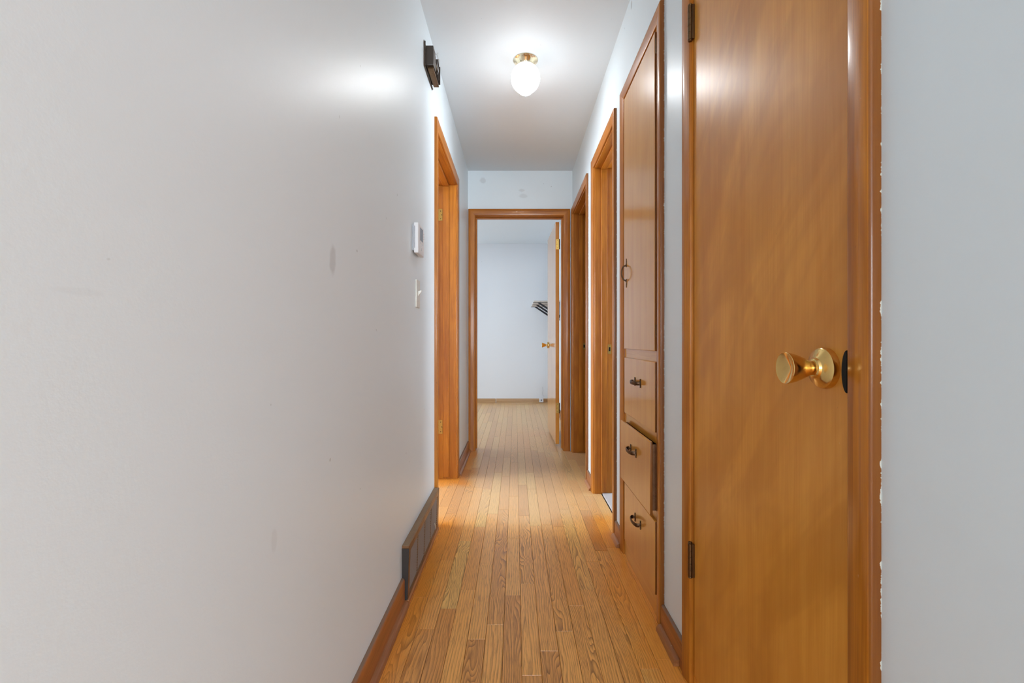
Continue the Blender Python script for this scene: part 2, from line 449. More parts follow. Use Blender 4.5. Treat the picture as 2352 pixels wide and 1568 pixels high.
# bedroom
tag(boxes('wall_bedroom_far', [(BX0, BX1, BY1, BY1 + TW, 0, H)], M['wall_room']), 'pale bluish white far wall of the bedroom', 'wall', kind='structure')
tag(boxes('wall_bedroom_right', [(BX1, BX1 + TW, YEo, BY1 + TW, 0, H)], M['wall_room']), 'white bedroom wall carrying the bracket shelf behind the open door', 'wall', kind='structure')
def wall_with_window(name, ax, c, t, a0, a1, wa0, wa1, wz0, wz1, label):
    def b(p0, p1, z0, z1):
        return (c, c + t, p0, p1, z0, z1) if ax == 'x' else (p0, p1, c, c + t, z0, z1)
    return tag(boxes(name, [b(a0, wa0, 0, H), b(wa1, a1, 0, H), b(wa0, wa1, 0, wz0), b(wa0, wa1, wz1, H)], M['wall_room']), label, 'wall', kind='structure')
def window(n, ax, c, wa0, wa1, wz0, wz1, label):
    def b(p0, p1, z0, z1, t0=-0.03, t1=0.03):
        return (c + t0, c + t1, p0, p1, z0, z1) if ax == 'x' else (p0, p1, c + t0, c + t1, z0, z1)
    f = 0.05; zm = (wz0 + wz1) / 2
    loc = (c, (wa0 + wa1) / 2, wz0) if ax == 'x' else ((wa0 + wa1) / 2, c, wz0)
    w = empty('window_%d' % n, loc, label, 'window', 'structure')
    boxes('window_frame', [b(wa0, wa0 + f, wz0, wz1), b(wa1 - f, wa1, wz0, wz1), b(wa0 + f, wa1 - f, wz0, wz0 + f), b(wa0 + f, wa1 - f, wz1 - f, wz1),
                           b(wa0 + f, wa1 - f, zm - 0.02, zm + 0.02)], M['white_trim'], w)
    for z0, z1 in ((wz0 + f, zm - 0.02), (zm + 0.02, wz1 - f)):
        box('pane', b(wa0 + f, wa1 - f, z0, z1, -0.002, 0.002), M['glass'], w)
wall_with_window('wall_bedroom_left', 'x', BX0 - TW, TW, YE, BY1 + TW, 4.6, 6.6, 0.7, 2.1, 'bedroom wall with the window, out of view to the left')
window(1, 'x', BX0 - TW / 2, 4.6, 6.6, 0.7, 2.1, 'bedroom window out of view to the left')
# left room
wall_with_window('wall_side_room_outer', 'x', -3.4 - TW, TW, 1.2, 3.966, 2.0, 3.5, 0.6, 2.0, 'outer wall of the room beyond the left doorway')
window(2, 'x', -3.4 - TW / 2, 2.0, 3.5, 0.6, 2.0, 'window of the room beyond the left doorway')
tag(box('wall_side_room_near', (-3.4, XLo, 1.2 - TW, 1.2, 0, H), M['wall_room']), 'near partition of the room beyond the left doorway', 'wall', kind='structure')
tag(box('wall_side_room_far', (-3.4, BX0, YE, YEo, 0, H), M['wall_room']), 'far partition of the room beyond the left doorway', 'wall', kind='structure')
# bathroom and end room on the right
wall_with_window('wall_bathroom_outer', 'x', 2.2, TW, 2.2 - TW, 3.05, 2.3, 2.9, 1.2, 1.9, 'outer wall of the small room beyond the near right doorway')
window(3, 'x', 2.2 + TW / 2, 2.3, 2.9, 1.2, 1.9, 'small window of the room beyond the near right doorway')
tag(box('wall_bathroom_near', (XRo, 2.2, 2.2 - TW, 2.2, 0, H), M['wall_room']), 'near partition of the small room beyond the near right doorway', 'wall', kind='structure')
tag(box('wall_bathroom_far', (XRo, 2.2 + TW, 3.0, 3.05, 0, H), M['wall_room']), 'far partition of the small room beyond the near right doorway', 'wall', kind='structure')
tag(boxes('wall_corner_room', [(2.2, 2.2 + TW, 3.05, 5.2, 0, H), (BX1 + TW, 2.2, 5.2, 5.2 + TW, 0, H)], M['wall_room']), 'walls of the dark corner room beyond the far right doorway', 'wall', kind='structure')
# living room behind the camera
tag(boxes('wall_living_front', [(XRo, 3.0, RB, RB + TW, 0, H)], M['wall_room']), 'living room wall beside the hall mouth', 'wall', kind='structure')
tag(boxes('wall_living_right', [(3.0, 3.0 + TW, YB, RB + TW, 0, H)], M['wall_room']), 'living room side wall behind the camera', 'wall', kind='structure')
wall_with_window('wall_living_back', 'y', YB - TW, TW, XLo, 3.0 + TW, -0.35, 2.05, 0.65, 2.15, 'living room wall behind the camera, with a window placed to light the hall')
window(4, 'y', YB - TW / 2, -0.35, 2.05, 0.65, 2.15, 'unseen living room window placed to light the hall')

# ------------------------------------------------------------------ ceilings
CT = 0.10
tag(box('ceiling', (XLo, XRo, RB, YEo, H, H + CT), M['ceiling']), 'white hallway ceiling around the globe lamp', 'ceiling', kind='structure')
tag(box('ceiling_bedroom', (BX0 - TW, BX1 + TW, YEo, BY1 + TW, H, H + CT), M['ceiling']), 'bedroom ceiling seen through the end doorway', 'ceiling', kind='structure')
tag(boxes('ceiling_rooms', [(-3.4 - TW, XLo, 1.2 - TW, YEo, H, H + CT), (XRo, 2.2 + TW, RB + TW, 5.2 + TW, H, H + CT),
                            (XLo, 3.0 + TW, YB - TW, RB, H, H + CT)], M['ceiling']),
    'ceilings of the rooms around the hall', 'ceiling', kind='structure')

# ------------------------------------------------------------------ floor: subfloor + oak strips, each board its own object
fl = tag(box('floor', (XLo, XRo, 0.25, BY1, -0.03, -0.008), M['subfloor']), 'narrow strip oak floor running from the hall into the bedroom', 'floor', kind='structure')
PITCH = 0.0578; X0 = 0.0184
def strip_of(xc): return round((xc - X0) / PITCH - 0.5)
known = {}
for xc, y in [(-.358, 1.707), (-.297, 1.519), (-.297, 1.996), (-.241, 1.635), (-.241, 2.185), (-.184, 1.757), (-.184, 2.348), (-.184, 2.945),
              (-.127, 1.467), (-.127, 1.956), (-.069, 1.543), (-.069, 2.59), (-.010, 1.721), (-.010, 2.216), (.046, 1.309), (.046, 1.803),
              (.105, 1.4116), (.105, 2.95), (.105, 3.314), (.162, 1.508), (.162, 2.376), (.218, 1.6525), (.218, 3.233), (.280, 1.76), (.335, 1.981)]:
    known.setdefault(strip_of(xc), []).append(y)
tones = {(-.241, 1.9): (.86, .75, .12), (-.184, 2.6): (.9, .8, .1), (-.069, 2.0): (.30, .85, .1), (-.069, 1.45): (.5, .3, .1), (-.010, 1.5): (.30, .75, .35),
         (-.127, 1.3): (.20, .8, .1), (.105, 1.5): (.42, .4, .2), (.105, 1.3): (.25, .9, .2), (-.241, 1.4): (.22, .4, .25), (-.184, 1.5): (.55, .15, .1),
         (.162, 1.3): (.55, .3, .1), (.162, 1.8): (.5, .8, .2), (.218, 1.4): (.45, .9, .1), (.280, 1.5): (.6, .3, .3), (.280, 2.0): (.75, .7, .2),
         (.335, 1.6): (.55, .5, .4), (-.010, 1.9): (.6, .2, .0), (.046, 2.0): (.45, .9, .1), (.046, 1.5): (.5, .3, .1), (-.297, 1.7): (.55, .2, .3),
         (.105, 3.1): (.95, .3, .0), (-.358, 1.5): (.45, .8, .5), (-.297, 1.35): (.35, .6, .5), (-.127, 1.7): (.6, .25, .2), (-.184, 2.0): (.4, .3, .3),
         (-.127, 2.1): (.55, .3, .1)}
def board_mesh(x0, x1, y0, y1):
    bm = bmesh.new(); g = 0.0004; b = 0.0011
    lo = [(x0 + g, y0 + g), (x1 - g, y0 + g), (x1 - g, y1 - g), (x0 + g, y1 - g)]
    tp = [(x0 + g + b, y0 + g + b * .5), (x1 - g - b, y0 + g + b * .5), (x1 - g - b, y1 - g - b * .5), (x0 + g + b, y1 - g - b * .5)]
    v0 = [bm.verts.new((*p, -0.008)) for p in lo]; v1 = [bm.verts.new((*p, -b)) for p in lo]; v2 = [bm.verts.new((*p, 0.0)) for p in tp]
    for A, B in ((v0, v1), (v1, v2)):
        for i in range(4): bm.faces.new((A[i], A[(i + 1) % 4], B[(i + 1) % 4], B[i]))
    bm.faces.new(v2)
    return bm
rb = random.Random(21)
nboard = 0
for n in range(-20, 10):
    xa, xb = X0 + n * PITCH, X0 + (n + 1) * PITCH
    if xb < -0.99: continue
    xc = (xa + xb) / 2
    hall = xb > XL and xa < XR
    ys = 0.27 if hall else YEo - 0.005
    ye = BY1
    if xa > BX1: continue
    xa2, xb2 = xa, min(xb, BX1)
    kn = sorted(known.get(n, []))
    cuts = [ys]
    y = ys
    for k in kn + [None]:
        tgt = k if k is not None else ye
        while tgt - y > (1.15 if y < 4 else 1.5):
            y += rb.uniform(.45, .95) if y < 4 else rb.uniform(.6, 1.3)
            if tgt - y < 0.28: y = tgt - rb.uniform(.3, .5)
            cuts.append(y)
        y = tgt
        cuts.append(y)
    for ya, yb in zip(cuts, cuts[1:]):
        t = (min(1, max(0, rb.gauss(.5, .26))), rb.choice((.12, .2, .3, .7, .9)), rb.random() ** 2 * .6)
        for (tx, ty), tv in tones.items():
            if strip_of(tx) == n and ya <= ty <= yb: t = tv
        o = mobj('floor_board', board_mesh(xa2, xb2, ya, yb), M['floor'], fl)
        o.color = (*t, 1); nboard += 1
# rooms whose boards are out of view
def slab(name, b, mat, label):
    o = tag(box(name, b, mat), label, 'floor', kind='structure'); o.color = (.5, .3, .2, 1); return o
slab('floor_side_room', (-3.4, XLo, 1.2, YE, -0.03, 0.0), M['floor'], 'wooden floor of the room beyond the left doorway')
slab('floor_living_room', (XLo, 3.0, YB, 0.25, -0.03, -0.0005), M['floor'], 'wooden floor of the living room behind the camera')
slab('floor_bathroom', (XRo + 0.001, 2.2, 2.2, 3.0, -0.03, 0.0), M['tile'], 'pale floor of the small room beyond the near right doorway')
slab('floor_corner_room', (XRo + 0.001, 2.2, 3.05, 5.2, -0.03, 0.0), M['floor'], 'wooden floor of the corner room beyond the far right doorway')
slab('floor_bedroom_side', (BX0, -0.994, YEo, BY1, -0.03, 0.0), M['floor'], 'wooden bedroom floor out of view to the left')
box('threshold_filler', (XLo, X0 - 8 * PITCH, LO[0], LO[1], -0.008, 0.0), M['floor'], fl).color = (.5, .3, .3, 1)
box('threshold_filler', (X0 + 9 * PITCH, XRo, O3[0], O3[1], -0.008, 0.0), M['floor'], fl).color = (.5, .3, .3, 1)

# ------------------------------------------------------------------ door trim
def casing_profile(w, t_in, t_out):
    """(u across the width from the opening outwards, t proud of the wall)"""
    pr = [(0.0, 0.0), (0.0, t_in - 0.004)]
    for k in range(1, 4):
        a = math.pi / 2 * k / 3
        pr.append((0.004 * (1 - math.cos(a)), t_in - 0.004 + 0.004 * math.sin(a)))
    pr.append((w * 0.55, t_in + (t_out - t_in) * 0.75))
    for k in range(0, 4):
        a = math.pi / 2 * k / 3
        pr.append((w - 0.005 + 0.005 * math.sin(a), t_out - 0.005 + 0.005 * math.cos(a)))
    pr.append((w, 0.0))
    return pr

def door_trim(n, P, a0, a1, zh, label, mats, t_sign=1, w=CW, depth=TW, stop=None, stop_w=0.038, hide_side=None, side_w=None, jambs=True, bottoms=(0, 0)):
    """P(a, z, t): along-wall coordinate, height, distance proud of the hall face"""
    mz, mh = mats
    loc = P((a0 + a1) / 2, 0, 0)
    tr = empty('trim_%d' % n, loc, label, 'door trim', 'structure')
    rev = 0.004
    sw = side_w or (w, w)
    for i, (a, s) in enumerate(((a0, -1), (a1, 1))):
        pr = casing_profile(sw[i], 0.0115, 0.0160)
        k = w / sw[i]
        bm = bmesh.new()
        loft(bm, [[P(a + s * (u + 0), bottoms[i], t) for u, t in pr], [P(a + s * u, zh + u * k, t) for u, t in pr]])
        mobj('side_casing', bm, mz if i == 0 else M['trim_z'], tr, 40)
    pr = casing_profile(w, 0.0115, 0.0160)
    k0, k1 = sw[0] / w, sw[1] / w
    bm = bmesh.new()
    loft(bm, [[P(a0 - u * k0, zh + u, t) for u, t in pr], [P(a1 + u * k1, zh + u, t) for u, t in pr]])
    mobj('head_casing', bm, mh, tr, 40)
    def pb(name, A0, A1, Z0, Z1, T0, T1, m, bev=0.0015):
        c0, c1 = Vector(P(A0, Z0, T0)), Vector(P(A1, Z1, T1))
        return box(name, (min(c0.x, c1.x), max(c0.x, c1.x), min(c0.y, c1.y), max(c0.y, c1.y), Z0, Z1), m, tr, bev)
    if jambs:
        e = 0.0175
        mz = M['trim_z']
        pb('jamb', a0 - e + rev, a0 + rev, 0, zh - rev, -depth, 0.0, mz)
        pb('jamb', a1 - rev, a1 + e - rev, 0, zh - rev, -depth, 0.0, mz)
        pb('head_jamb', a0 - e + rev, a1 + e - rev, zh - rev, zh + e - rev, -depth, 0.0, mh)
        if stop is not None:
            st = 0.011
            pb('stop', a0 + rev, a0 + rev + st, 0.012, zh - rev - st, -stop - stop_w, -stop, mz, 0.002)
            pb('stop', a1 - rev - st, a1 - rev, 0.012, zh - rev - st, -stop - stop_w, -stop, mz, 0.002)
            pb('head_stop', a0 + rev, a1 - rev, zh - rev - st, zh - rev, -stop - stop_w, -stop, mh, 0.002)
    return tr
PL = lambda a, z, t: (XL + t, a, z)
PR = lambda a, z, t: (XR - t, a, z)
PE = lambda a, z, t: (a, YE - t, z)
VM = lambda *k: tuple(M[x] for x in k)
trL = door_trim(1, PL, LO[0], LO[1], ZH, 'orange-brown wooden frame of the left doorway beside the switch', VM('trim_z', 'trim_y'), stop=0.048, stop_w=0.042, depth=TW + 0.014)
trE = door_trim(2, PE, EO[0], EO[1], ZH, 'orange-brown wooden frame of the bedroom doorway at the hall end', VM('trim_z', 'trim_x'), stop=0.036, stop_w=0.036)
tr1 = door_trim(3, PR, D1[0], D1[1], ZH, 'glossy wooden frame around the closed closet door nearest the camera', VM('trim_zr', 'trim_y'), w=0.050, stop=0.036)
tr2 = door_trim(4, PR, O2[0], O2[1], ZH, 'wooden frame of the narrow doorway next to the linen cabinet', VM('trim_zr', 'trim_y'), stop=0.040, stop_w=0.037, w=0.055)
tr3 = door_trim(5, PR, O3[0], O3[1], ZH, 'wooden frame of the dark doorway in the far right corner', VM('trim_zr', 'trim_y'), stop=0.046, stop_w=0.035, w=0.054, side_w=(0.054, 0.046))

def screws(parent, pts, axis, mat, r=0.004):
    for p in pts:
        bm = bmesh.new(); lathe(bm, [(r, 0), (r * .8, 0.0008), (0, 0.001)], p, axis, 8)
        mobj('screw', bm, mat, parent, 40)
# hinge leaves on the far jamb of the left doorway
yj = LO[1] - 0.004
for z0, z1 in ((1.795, 1.877), (0.312, 0.409)):
    h = box('hinge_leaf', (-0.541, -0.508, yj - 0.0025, yj, z0, z1), M['brass_dull'], trL, 0.0008)
    screws(h, [(-0.521, yj - 0.0026, z0 + 0.015), (-0.514, yj - 0.0026, (z0 + z1) / 2), (-0.521, yj - 0.0026, z1 - 0.015)], (0, -1, 0), M['bronze'])
# strike plates in the right-hand jambs
def strike(tr, y, xc, z, w, hgt):
    s = box('strike_plate', (xc - w / 2, xc + w / 2, y - 0.002, y, z - hgt / 2, z + hgt / 2), M['brass_dull'], tr, 0.0008)
    bm = bmesh.new(); bx(bm, xc - w * .22, xc + w * .25, y - 0.0026, y - 0.0015, z - hgt * .2, z + hgt * .22)
    mobj('latch_hole', bm, M['hole'], s)
strike(tr2, O2[1] - 0.004, 0.5895, 0.907, 0.022, 0.06)
strike(tr3, O3[1] - 0.004, 0.588, 0.912, 0.024, 0.055)
box('threshold', (0.546, XRo, O2[0], O2[1], -0.008, 0.006), M['tile'], tr2, 0.002)

# ------------------------------------------------------------------ closet door (closed, right foreground)
DX = XR - 0.001
d1 = tag(box('door_1', (DX, DX + 0.035, D1[0] + 0.006, D1[1] - 0.007, 0.033, ZH - 0.008), M['door'], None, 0.0015),
         'tall closed flush wooden closet door with brass knob, right foreground', 'door', kind='structure')
KY, KZ = 0.7265, 0.9195
bm = bmesh.new()
lathe(bm, [(0.0326, 0), (0.0330, 0.003), (0.0318, 0.0095), (0.0290, 0.0120), (0.0200, 0.0150), (0.0165, 0.0175), (0.0150, 0.0210), (0.0128, 0.0225), (0, 0.0225)], (DX, KY, KZ), (-1, 0, 0), 56)
rose = mobj('knob_rose', bm, M['brass'], d1, 30)
bm = bmesh.new()
kp = [(0.0118, 0.020), (0.0118, 0.027), (0.0128, 0.030), (0.0150, 0.034), (0.0182, 0.041), (0.0214, 0.049), (0.0238, 0.057), (0.0250, 0.0632), (0.0253, 0.0655), (0.0247, 0.0662), (0.0236, 0.0655), (0.0, 0.0575)]
lathe(bm, kp, (DX, KY, KZ), (-1, 0, 0), 56)
mobj('knob', bm, M['brass'], d1, 30)
# dark curved strike lip showing past the casing edge
bm = bmesh.new()
rng = []
for k in range(17):
    a = -math.pi / 2 + math.pi * k / 16
    rng.append((0.0105 * math.cos(a), 0.0315 * math.sin(a)))
loft(bm, [[(XR - 0.0098, D1[0] + 0.0015 + u, KZ - 0.002 + v) for u, v in rng], [(XR - 0.0082, D1[0] + 0.0015 + u, KZ - 0.002 + v) for u, v in rng]])
mobj('strike_lip', bm, M['hole'], tr1, 40)
def butt_hinge(parent, x, y, z0, z1, mat, r=0.0066, leaf=None, name='hinge'):
    """barrel of five knuckles with ball tips"""
    bm = bmesh.new()
    hh = (z1 - z0 - 0.008) / 5
    pr = [(0, 0), (r * .75, 0.0), (r * .95, 0.002), (r * .8, 0.004)]
    z = 0.004
    for k in range(5):
        pr += [(r * .86, z), (r, z + 0.001), (r, z + hh - 0.001), (r * .86, z + hh)]; z += hh
    pr += [(r * .8, z), (r * .95, z + 0.002), (r * .75, z + 0.004), (0, z + 0.004)]
    lathe(bm, pr, (x, y, z0), (0, 0, 1), 16)
    o = mobj(name, bm, mat, parent, 40)
    if leaf: box('leaf', leaf, mat, o, 0.0006)
    return o
HY = D1[1] - 0.003
for z0, z1 in ((1.7955, 1.8985), (0.3027, 0.4028)):
    butt_hinge(d1, XR - 0.0105, HY, z0, z1, M['bronze'], 0.0066, leaf=(XR - 0.008, XR - 0.001, HY - 0.0085, HY - 0.005, z0 + 0.004, z1 - 0.004))

# ------------------------------------------------------------------ bedroom door (open into the bedroom)
hx, hy = 0.361, 4.096
ang = math.atan2(0.343 - 0.361, 0.76)
L2, T2 = 0.755, 0.032
def q2(u, v, z):        # u along the leaf, v to the right
    return (hx + u * math.sin(ang) + v * math.cos(ang), hy + u * math.cos(ang) - v * math.sin(ang), z)
def obox(bm, u0, u1, v0, v1, z0, z1):
    loft(bm, [[q2(u0, v0, z), q2(u1, v0, z), q2(u1, v1, z), q2(u0, v1, z)] for z in (z0, z1)]); return bm
d2 = tag(mobj('door_2', obox(bmesh.new(), 0, L2, 0, T2, 0.030, 2.026), M['door_gloss'], None),
         'flush wooden bedroom door standing open into the bedroom at the hall end', 'door', kind='structure')
for z0, z1 in ((1.782, 1.872), (0.308, 0.400)):
    h = mobj('hinge', obox(bmesh.new(), -0.0025, 0, 0.004, 0.030, z0, z1), M['brass_bright'] if z0 > 1 else M['brass_dull'], d2)
    c = Vector(q2(-0.005, 0.034, z0))
    bm = bmesh.new()
    lathe(bm, [(0, 0), (0.005, 0), (0.0055, 0.02), (0.0055, z1 - z0 - 0.02), (0.005, z1 - z0), (0, z1 - z0)], c, (0, 0, 1), 12)
    mobj('barrel', bm, M['bronze'], h, 40)
    c = [q2(-0.0026, v, z) for v, z in ((0.018, z0 + .012), (0.012, (z0 + z1) / 2), (0.018, z1 - .012))]
    screws(h, c, (0, -1, 0), M['bronze'], 0.003)
ax2 = Vector(q2(0, -1, 0)) - Vector(q2(0, 0, 0))
for sgn, vv in ((1, 0.0), (-1, T2)):
    ks = Vector(q2(L2 - 0.065, vv, 0.912))
    bm = bmesh.new()
    lathe(bm, [(0.0326, 0), (0.0330, 0.003), (0.0300, 0.011), (0.018, 0.014), (0.0128, 0.0175), (0, 0.0175)], ks, ax2 * sgn, 32)
    mobj('knob_rose', bm, M['brass'], d2, 30)
    bm = bmesh.new(); lathe(bm, kp, ks, ax2 * sgn, 32)
    mobj('knob', bm, M['brass'], d2, 30)

# ------------------------------------------------------------------ side room door (open into the side room, only its edge shows)
d3 = tag(box('door_3', (-1.300, -0.5450, LO[1] - 0.041, LO[1] - 0.007, 0.020, ZH - 0.012), M['door'], None, 0.0015),
         'wooden door standing open inside the room beyond the left doorway', 'door', kind='structure')
# ------------------------------------------------------------------ baseboards
def base_profile(h, t):
    return [(0, 0), (t, 0), (t, h - 0.012), (t * .92, h - 0.005), (t * .62, h - 0.001), (t * .3, h), (0, h)]
def baseboard(name, P, a0, a1, h, label, t=0.012, shoe=(None, None), shoe_r=0.016, mats=None, hasshoe=True):
    mb, ms = mats or (M['base'], M['shoe'])
    bm = bmesh.new(); pr = base_profile(h, t)
    loft(bm, [[P(a0, z, u) for u, z in pr], [P(a1, z, u) for u, z in pr]])
    o = tag(mobj(name, bm, mb, None, 40), label, 'baseboard', kind='structure')
    if hasshoe:
        s0 = a0 if shoe[0] is None else shoe[0]; s1 = a1 if shoe[1] is None else shoe[1]
        sp = [(t, 0), (t + shoe_r, 0)] + [(t + shoe_r * math.cos(R(a)), shoe_r * 1.15 * math.sin(R(a))) for a in (15, 30, 45, 60, 75, 90)]
        bm = bmesh.new(); loft(bm, [[P(s0, z, u) for u, z in sp], [P(s1, z, u) for u, z in sp]])
        mobj('shoe_moulding', bm, ms, o, 40)
    return o
baseboard('baseboard_left', PL, RB - 1.5, 1.652, 0.10, 'dusty brown baseboard with shoe moulding running up to the floor register', shoe_r=0.017)
baseboard('baseboard_left', PL, LO[1] + CW + 0.001, YE - 0.018, 0.090, 'short brown baseboard between left doorway and bedroom doorway')
baseboard('baseboard_right', PR, D1[1] + 0.051, CB[0] - 0.0475, 0.082, 'short dusty brown baseboard between closet door and linen cabinet', shoe=(1.345, 1.515), shoe_r=0.018)
baseboard('baseboard_right', PR, CB[1] + 0.0585, O2[0] - 0.056, 0.080, 'tiny brown baseboard between linen cabinet and narrow doorway', shoe_r=0.018)
baseboard('baseboard_right', PR, O2[1] + 0.056, O3[0] - 0.055, 0.080, 'tiny baseboard between the two right doorways')
PF = lambda a, z, t: (a, BY1 - t, z)
PB = (M['base_x'], M['base_x'])
baseboard('baseboard_bedroom', PF, -2.6, -0.303, 0.072, 'pale baseboard along the bedroom far wall, left of the white joint', mats=PB, shoe_r=0.014)
bb = baseboard('baseboard_bedroom', PF, -0.293, BX1 - 0.013, 0.072, 'pale baseboard along the bedroom far wall, behind the open door', mats=PB, shoe_r=0.014)
box('joint_gap', (-0.3025, -0.2935, BY1 - 0.006, BY1 - 0.0005, 0.016, 0.070), M['plastic'], bb)
PBR = lambda a, z, t: (BX1 - t, a, z)
baseboard('baseboard_bedroom_right', PBR, YEo + 0.02, BY1 - 0.013, 0.072, 'bedroom baseboard behind the open door')

# ------------------------------------------------------------------ linen cabinet
FX = 0.4935                       # face frame plane
y0, y1 = CB
cab = empty('linen_cabinet', (0.52, (y0 + y1) / 2, 0), 'built-in wooden linen cabinet with tall door over three drawers', 'cabinet')
boxes('carcass', [(FX + 0.02, 0.93, y0 - 0.011, y0 + 0.006, 0, 2.060), (FX + 0.02, 0.93, y1 - 0.006, y1 + 0.011, 0, 2.060), (0.91, 0.93, y0, y1, 0, 2.060),
                  (FX + 0.02, 0.91, y0, y1, 2.045, 2.060)], M['box'], cab)
# face frame
for z0, z1, nm in ((0.0, 0.092, 'bottom_rail'), (0.322, 0.367, 'rail'), (0.600, 0.654, 'rail'), (0.877, 0.937, 'rail'), (2.024, 2.060, 'top_rail')):
    box(nm, (FX, FX + 0.019, y0 + 0.0175, y1 - 0.0175, z0, z1), M['cab_y'], cab, 0.001)
for a, b in ((y0 - 0.011, y0 + 0.017), (y1 - 0.017, y1 + 0.011)):
    box('stile', (FX, FX + 0.019, a, b, 0, 2.060), M['cab_z'], cab, 0.001)
# casing around it
ct = 2.052
for a, s, w in ((y0, -1, 0.0505), (y1, 1, 0.057)):
    pr = casing_profile(w, 0.011, 0.0155); k = 0.048 / w
    bm = bmesh.new(); loft(bm, [[PR(a + s * u, 0, t) for u, t in pr], [PR(a + s * u, ct + u * k, t) for u, t in pr]])
    mobj('side_casing', bm, M['trim_zr'] if s < 0 else M['trim_z'], cab, 40)
pr = casing_profile(0.048, 0.011, 0.0155)
bm = bmesh.new(); loft(bm, [[PR(y0 - u * .0505 / .048, ct + u, t) for u, t in pr], [PR(y1 + u * .057 / .048, ct + u, t) for u, t in pr]])
mobj('head_casing', bm, M['trim_y'], cab, 40)

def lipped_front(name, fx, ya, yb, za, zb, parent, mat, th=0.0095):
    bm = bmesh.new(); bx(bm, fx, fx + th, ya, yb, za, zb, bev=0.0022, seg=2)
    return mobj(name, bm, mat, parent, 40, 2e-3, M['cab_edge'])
ya, yb = 1.579, 2.024
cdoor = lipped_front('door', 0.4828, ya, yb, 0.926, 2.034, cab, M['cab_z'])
for z0, z1 in ((1.956, 2.009), (0.973, 1.018)):
    butt_hinge(cdoor, 0.4885, ya - 0.0045, z0, z1, M['bronze'], 0.0038)
def door_pull(parent, x, y, z):
    bm = bmesh.new()
    for s in (1, -1):   # arrow shaped ends of the back plate
        loft(bm, [[(x, y - a, z + s * h), (x, y + a, z + s * h), (x - 0.0025, y + a * .7, z + s * h), (x - 0.0025, y - a * .7, z + s * h)]
                  for h, a in ((0.026, 0.004), (0.033, 0.0055), (0.038, 0.0035), (0.042, 0.003), (0.048, 0.0052), (0.063, 0.0008))])
        tube(bm, [(x, y, z + s * 0.033), (x - 0.006, y, z + s * 0.033)], 0.0042, 10)
    pts = []
    for k in range(17):
        a = math.pi * (k / 16)
        pts.append((x - 0.003 - 0.0185 * math.sin(a) ** 0.8, y, z + 0.032 * math.cos(a)))
    tube(bm, pts, 0.003, 8, flat=(0.0032, 0.0018, (0, 1, 0)))
    return mobj('handle', bm, M['iron'], parent, 50)
door_pull(cdoor, 0.4828, 1.978, 1.2555)
def drawer_pull(parent, x, y, z):
    bm = bmesh.new()
    for s in (1, -1):
        yy = y + s * 0.040
        loft(bm, [[(x, yy - a, z + h), (x, yy + a, z + h), (x - 0.003, yy + a * .7, z + h), (x - 0.003, yy - a * .7, z + h)]
                  for h, a in ((-0.017, 0.003), (-0.014, 0.0055), (-0.0105, 0.0028), (-0.0075, 0.007), (0.0075, 0.007), (0.0105, 0.0028), (0.014, 0.0055), (0.017, 0.003))])
        tube(bm, [(x, yy, z), (x - 0.010, yy, z)], 0.0035, 10)
    pts = []
    for k in range(17):
        a = math.pi * k / 16
        pts.append((x - 0.006 - 0.019 * math.sin(a) ** 0.6, y + 0.044 * math.cos(a), z))
    tube(bm, pts, 0.004, 8, flat=(0.0026, 0.0075, (0, 0, 1)))
    return mobj('handle', bm, M['iron'], parent, 50)
for za, zb, fx, hz in ((0.643, 0.888, 0.4838, 0.797), (0.356, 0.611, 0.4670, 0.527), (0.080, 0.334, 0.4842, 0.249)):
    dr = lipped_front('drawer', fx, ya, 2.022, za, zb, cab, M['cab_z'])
    bk = fx + 0.0095
    boxes('drawer_box', [(bk, bk + 0.38, y0 + 0.019, y0 + 0.031, za + 0.013, zb - 0.013), (bk, bk + 0.38, y1 - 0.031, y1 - 0.019, za + 0.013, zb - 0.013),
                         (bk + 0.002, bk + 0.38, y0 + 0.031, y1 - 0.031, za + 0.016, za + 0.022), (bk + 0.368, bk + 0.38, y0 + 0.031, y1 - 0.031, za + 0.022, zb - 0.02)], M['box'], dr)
    drawer_pull(dr, fx, 1.800, hz)

# ------------------------------------------------------------------ floor register on the left wall
RY0, RY1, RZ = 1.657, 2.313, 0.216
reg = empty('floor_register', (XL + 0.012, (RY0 + RY1) / 2, 0), 'brown metal baseboard heating register with fine louvres beside left doorway', 'heating register')
fx_t, fx_b = XL + 0.0265, XL + 0.020
def regx(z): return fx_b + (fx_t - fx_b) * z / RZ
box('top_plate', (XL, fx_t, RY0, RY1, RZ - 0.012, RZ), M['reg'], reg, 0.002)
for a, b in ((RY0, RY0 + 0.004), (RY1 - 0.004, RY1)):
    bm = bmesh.new(); loft(bm, [[(XL, a, z), (regx(z) , a, z), (regx(z), b, z), (XL, b, z)] for z in (0.018, RZ - 0.012)])
    mobj('end_cap', bm, M['reg_dark'], reg)
bm = bmesh.new(); bx(bm, XL + 0.001, XL + 0.006, RY0 + 0.004, RY1 - 0.004, 0.018, RZ - 0.012)
mobj('back_pan', bm, M['reg_dark'], reg)
def facebar(name, ya_, yb_, za_, zb_, mat, th=0.004):
    bm = bmesh.new()
    loft(bm, [[(regx(z) - th, ya_, z), (regx(z), ya_, z), (regx(z), yb_, z), (regx(z) - th, yb_, z)] for z in (za_, zb_)])
    return mobj(name, bm, mat, reg)
facebar('top_rail', RY0 + 0.004, RY1 - 0.004, RZ - 0.028, RZ - 0.012, M['reg'])
facebar('bottom_rail', RY0 + 0.004, RY1 - 0.004, 0.018, 0.036, M['reg'])
box('wood_strip', (XL, XL + 0.026, RY0, RY1, 0.0, 0.0175), M['shoe'], reg, 0.003)
facebar('end_rail', RY0 + 0.004, 1.684, 0.036, RZ - 0.028, M['reg'])
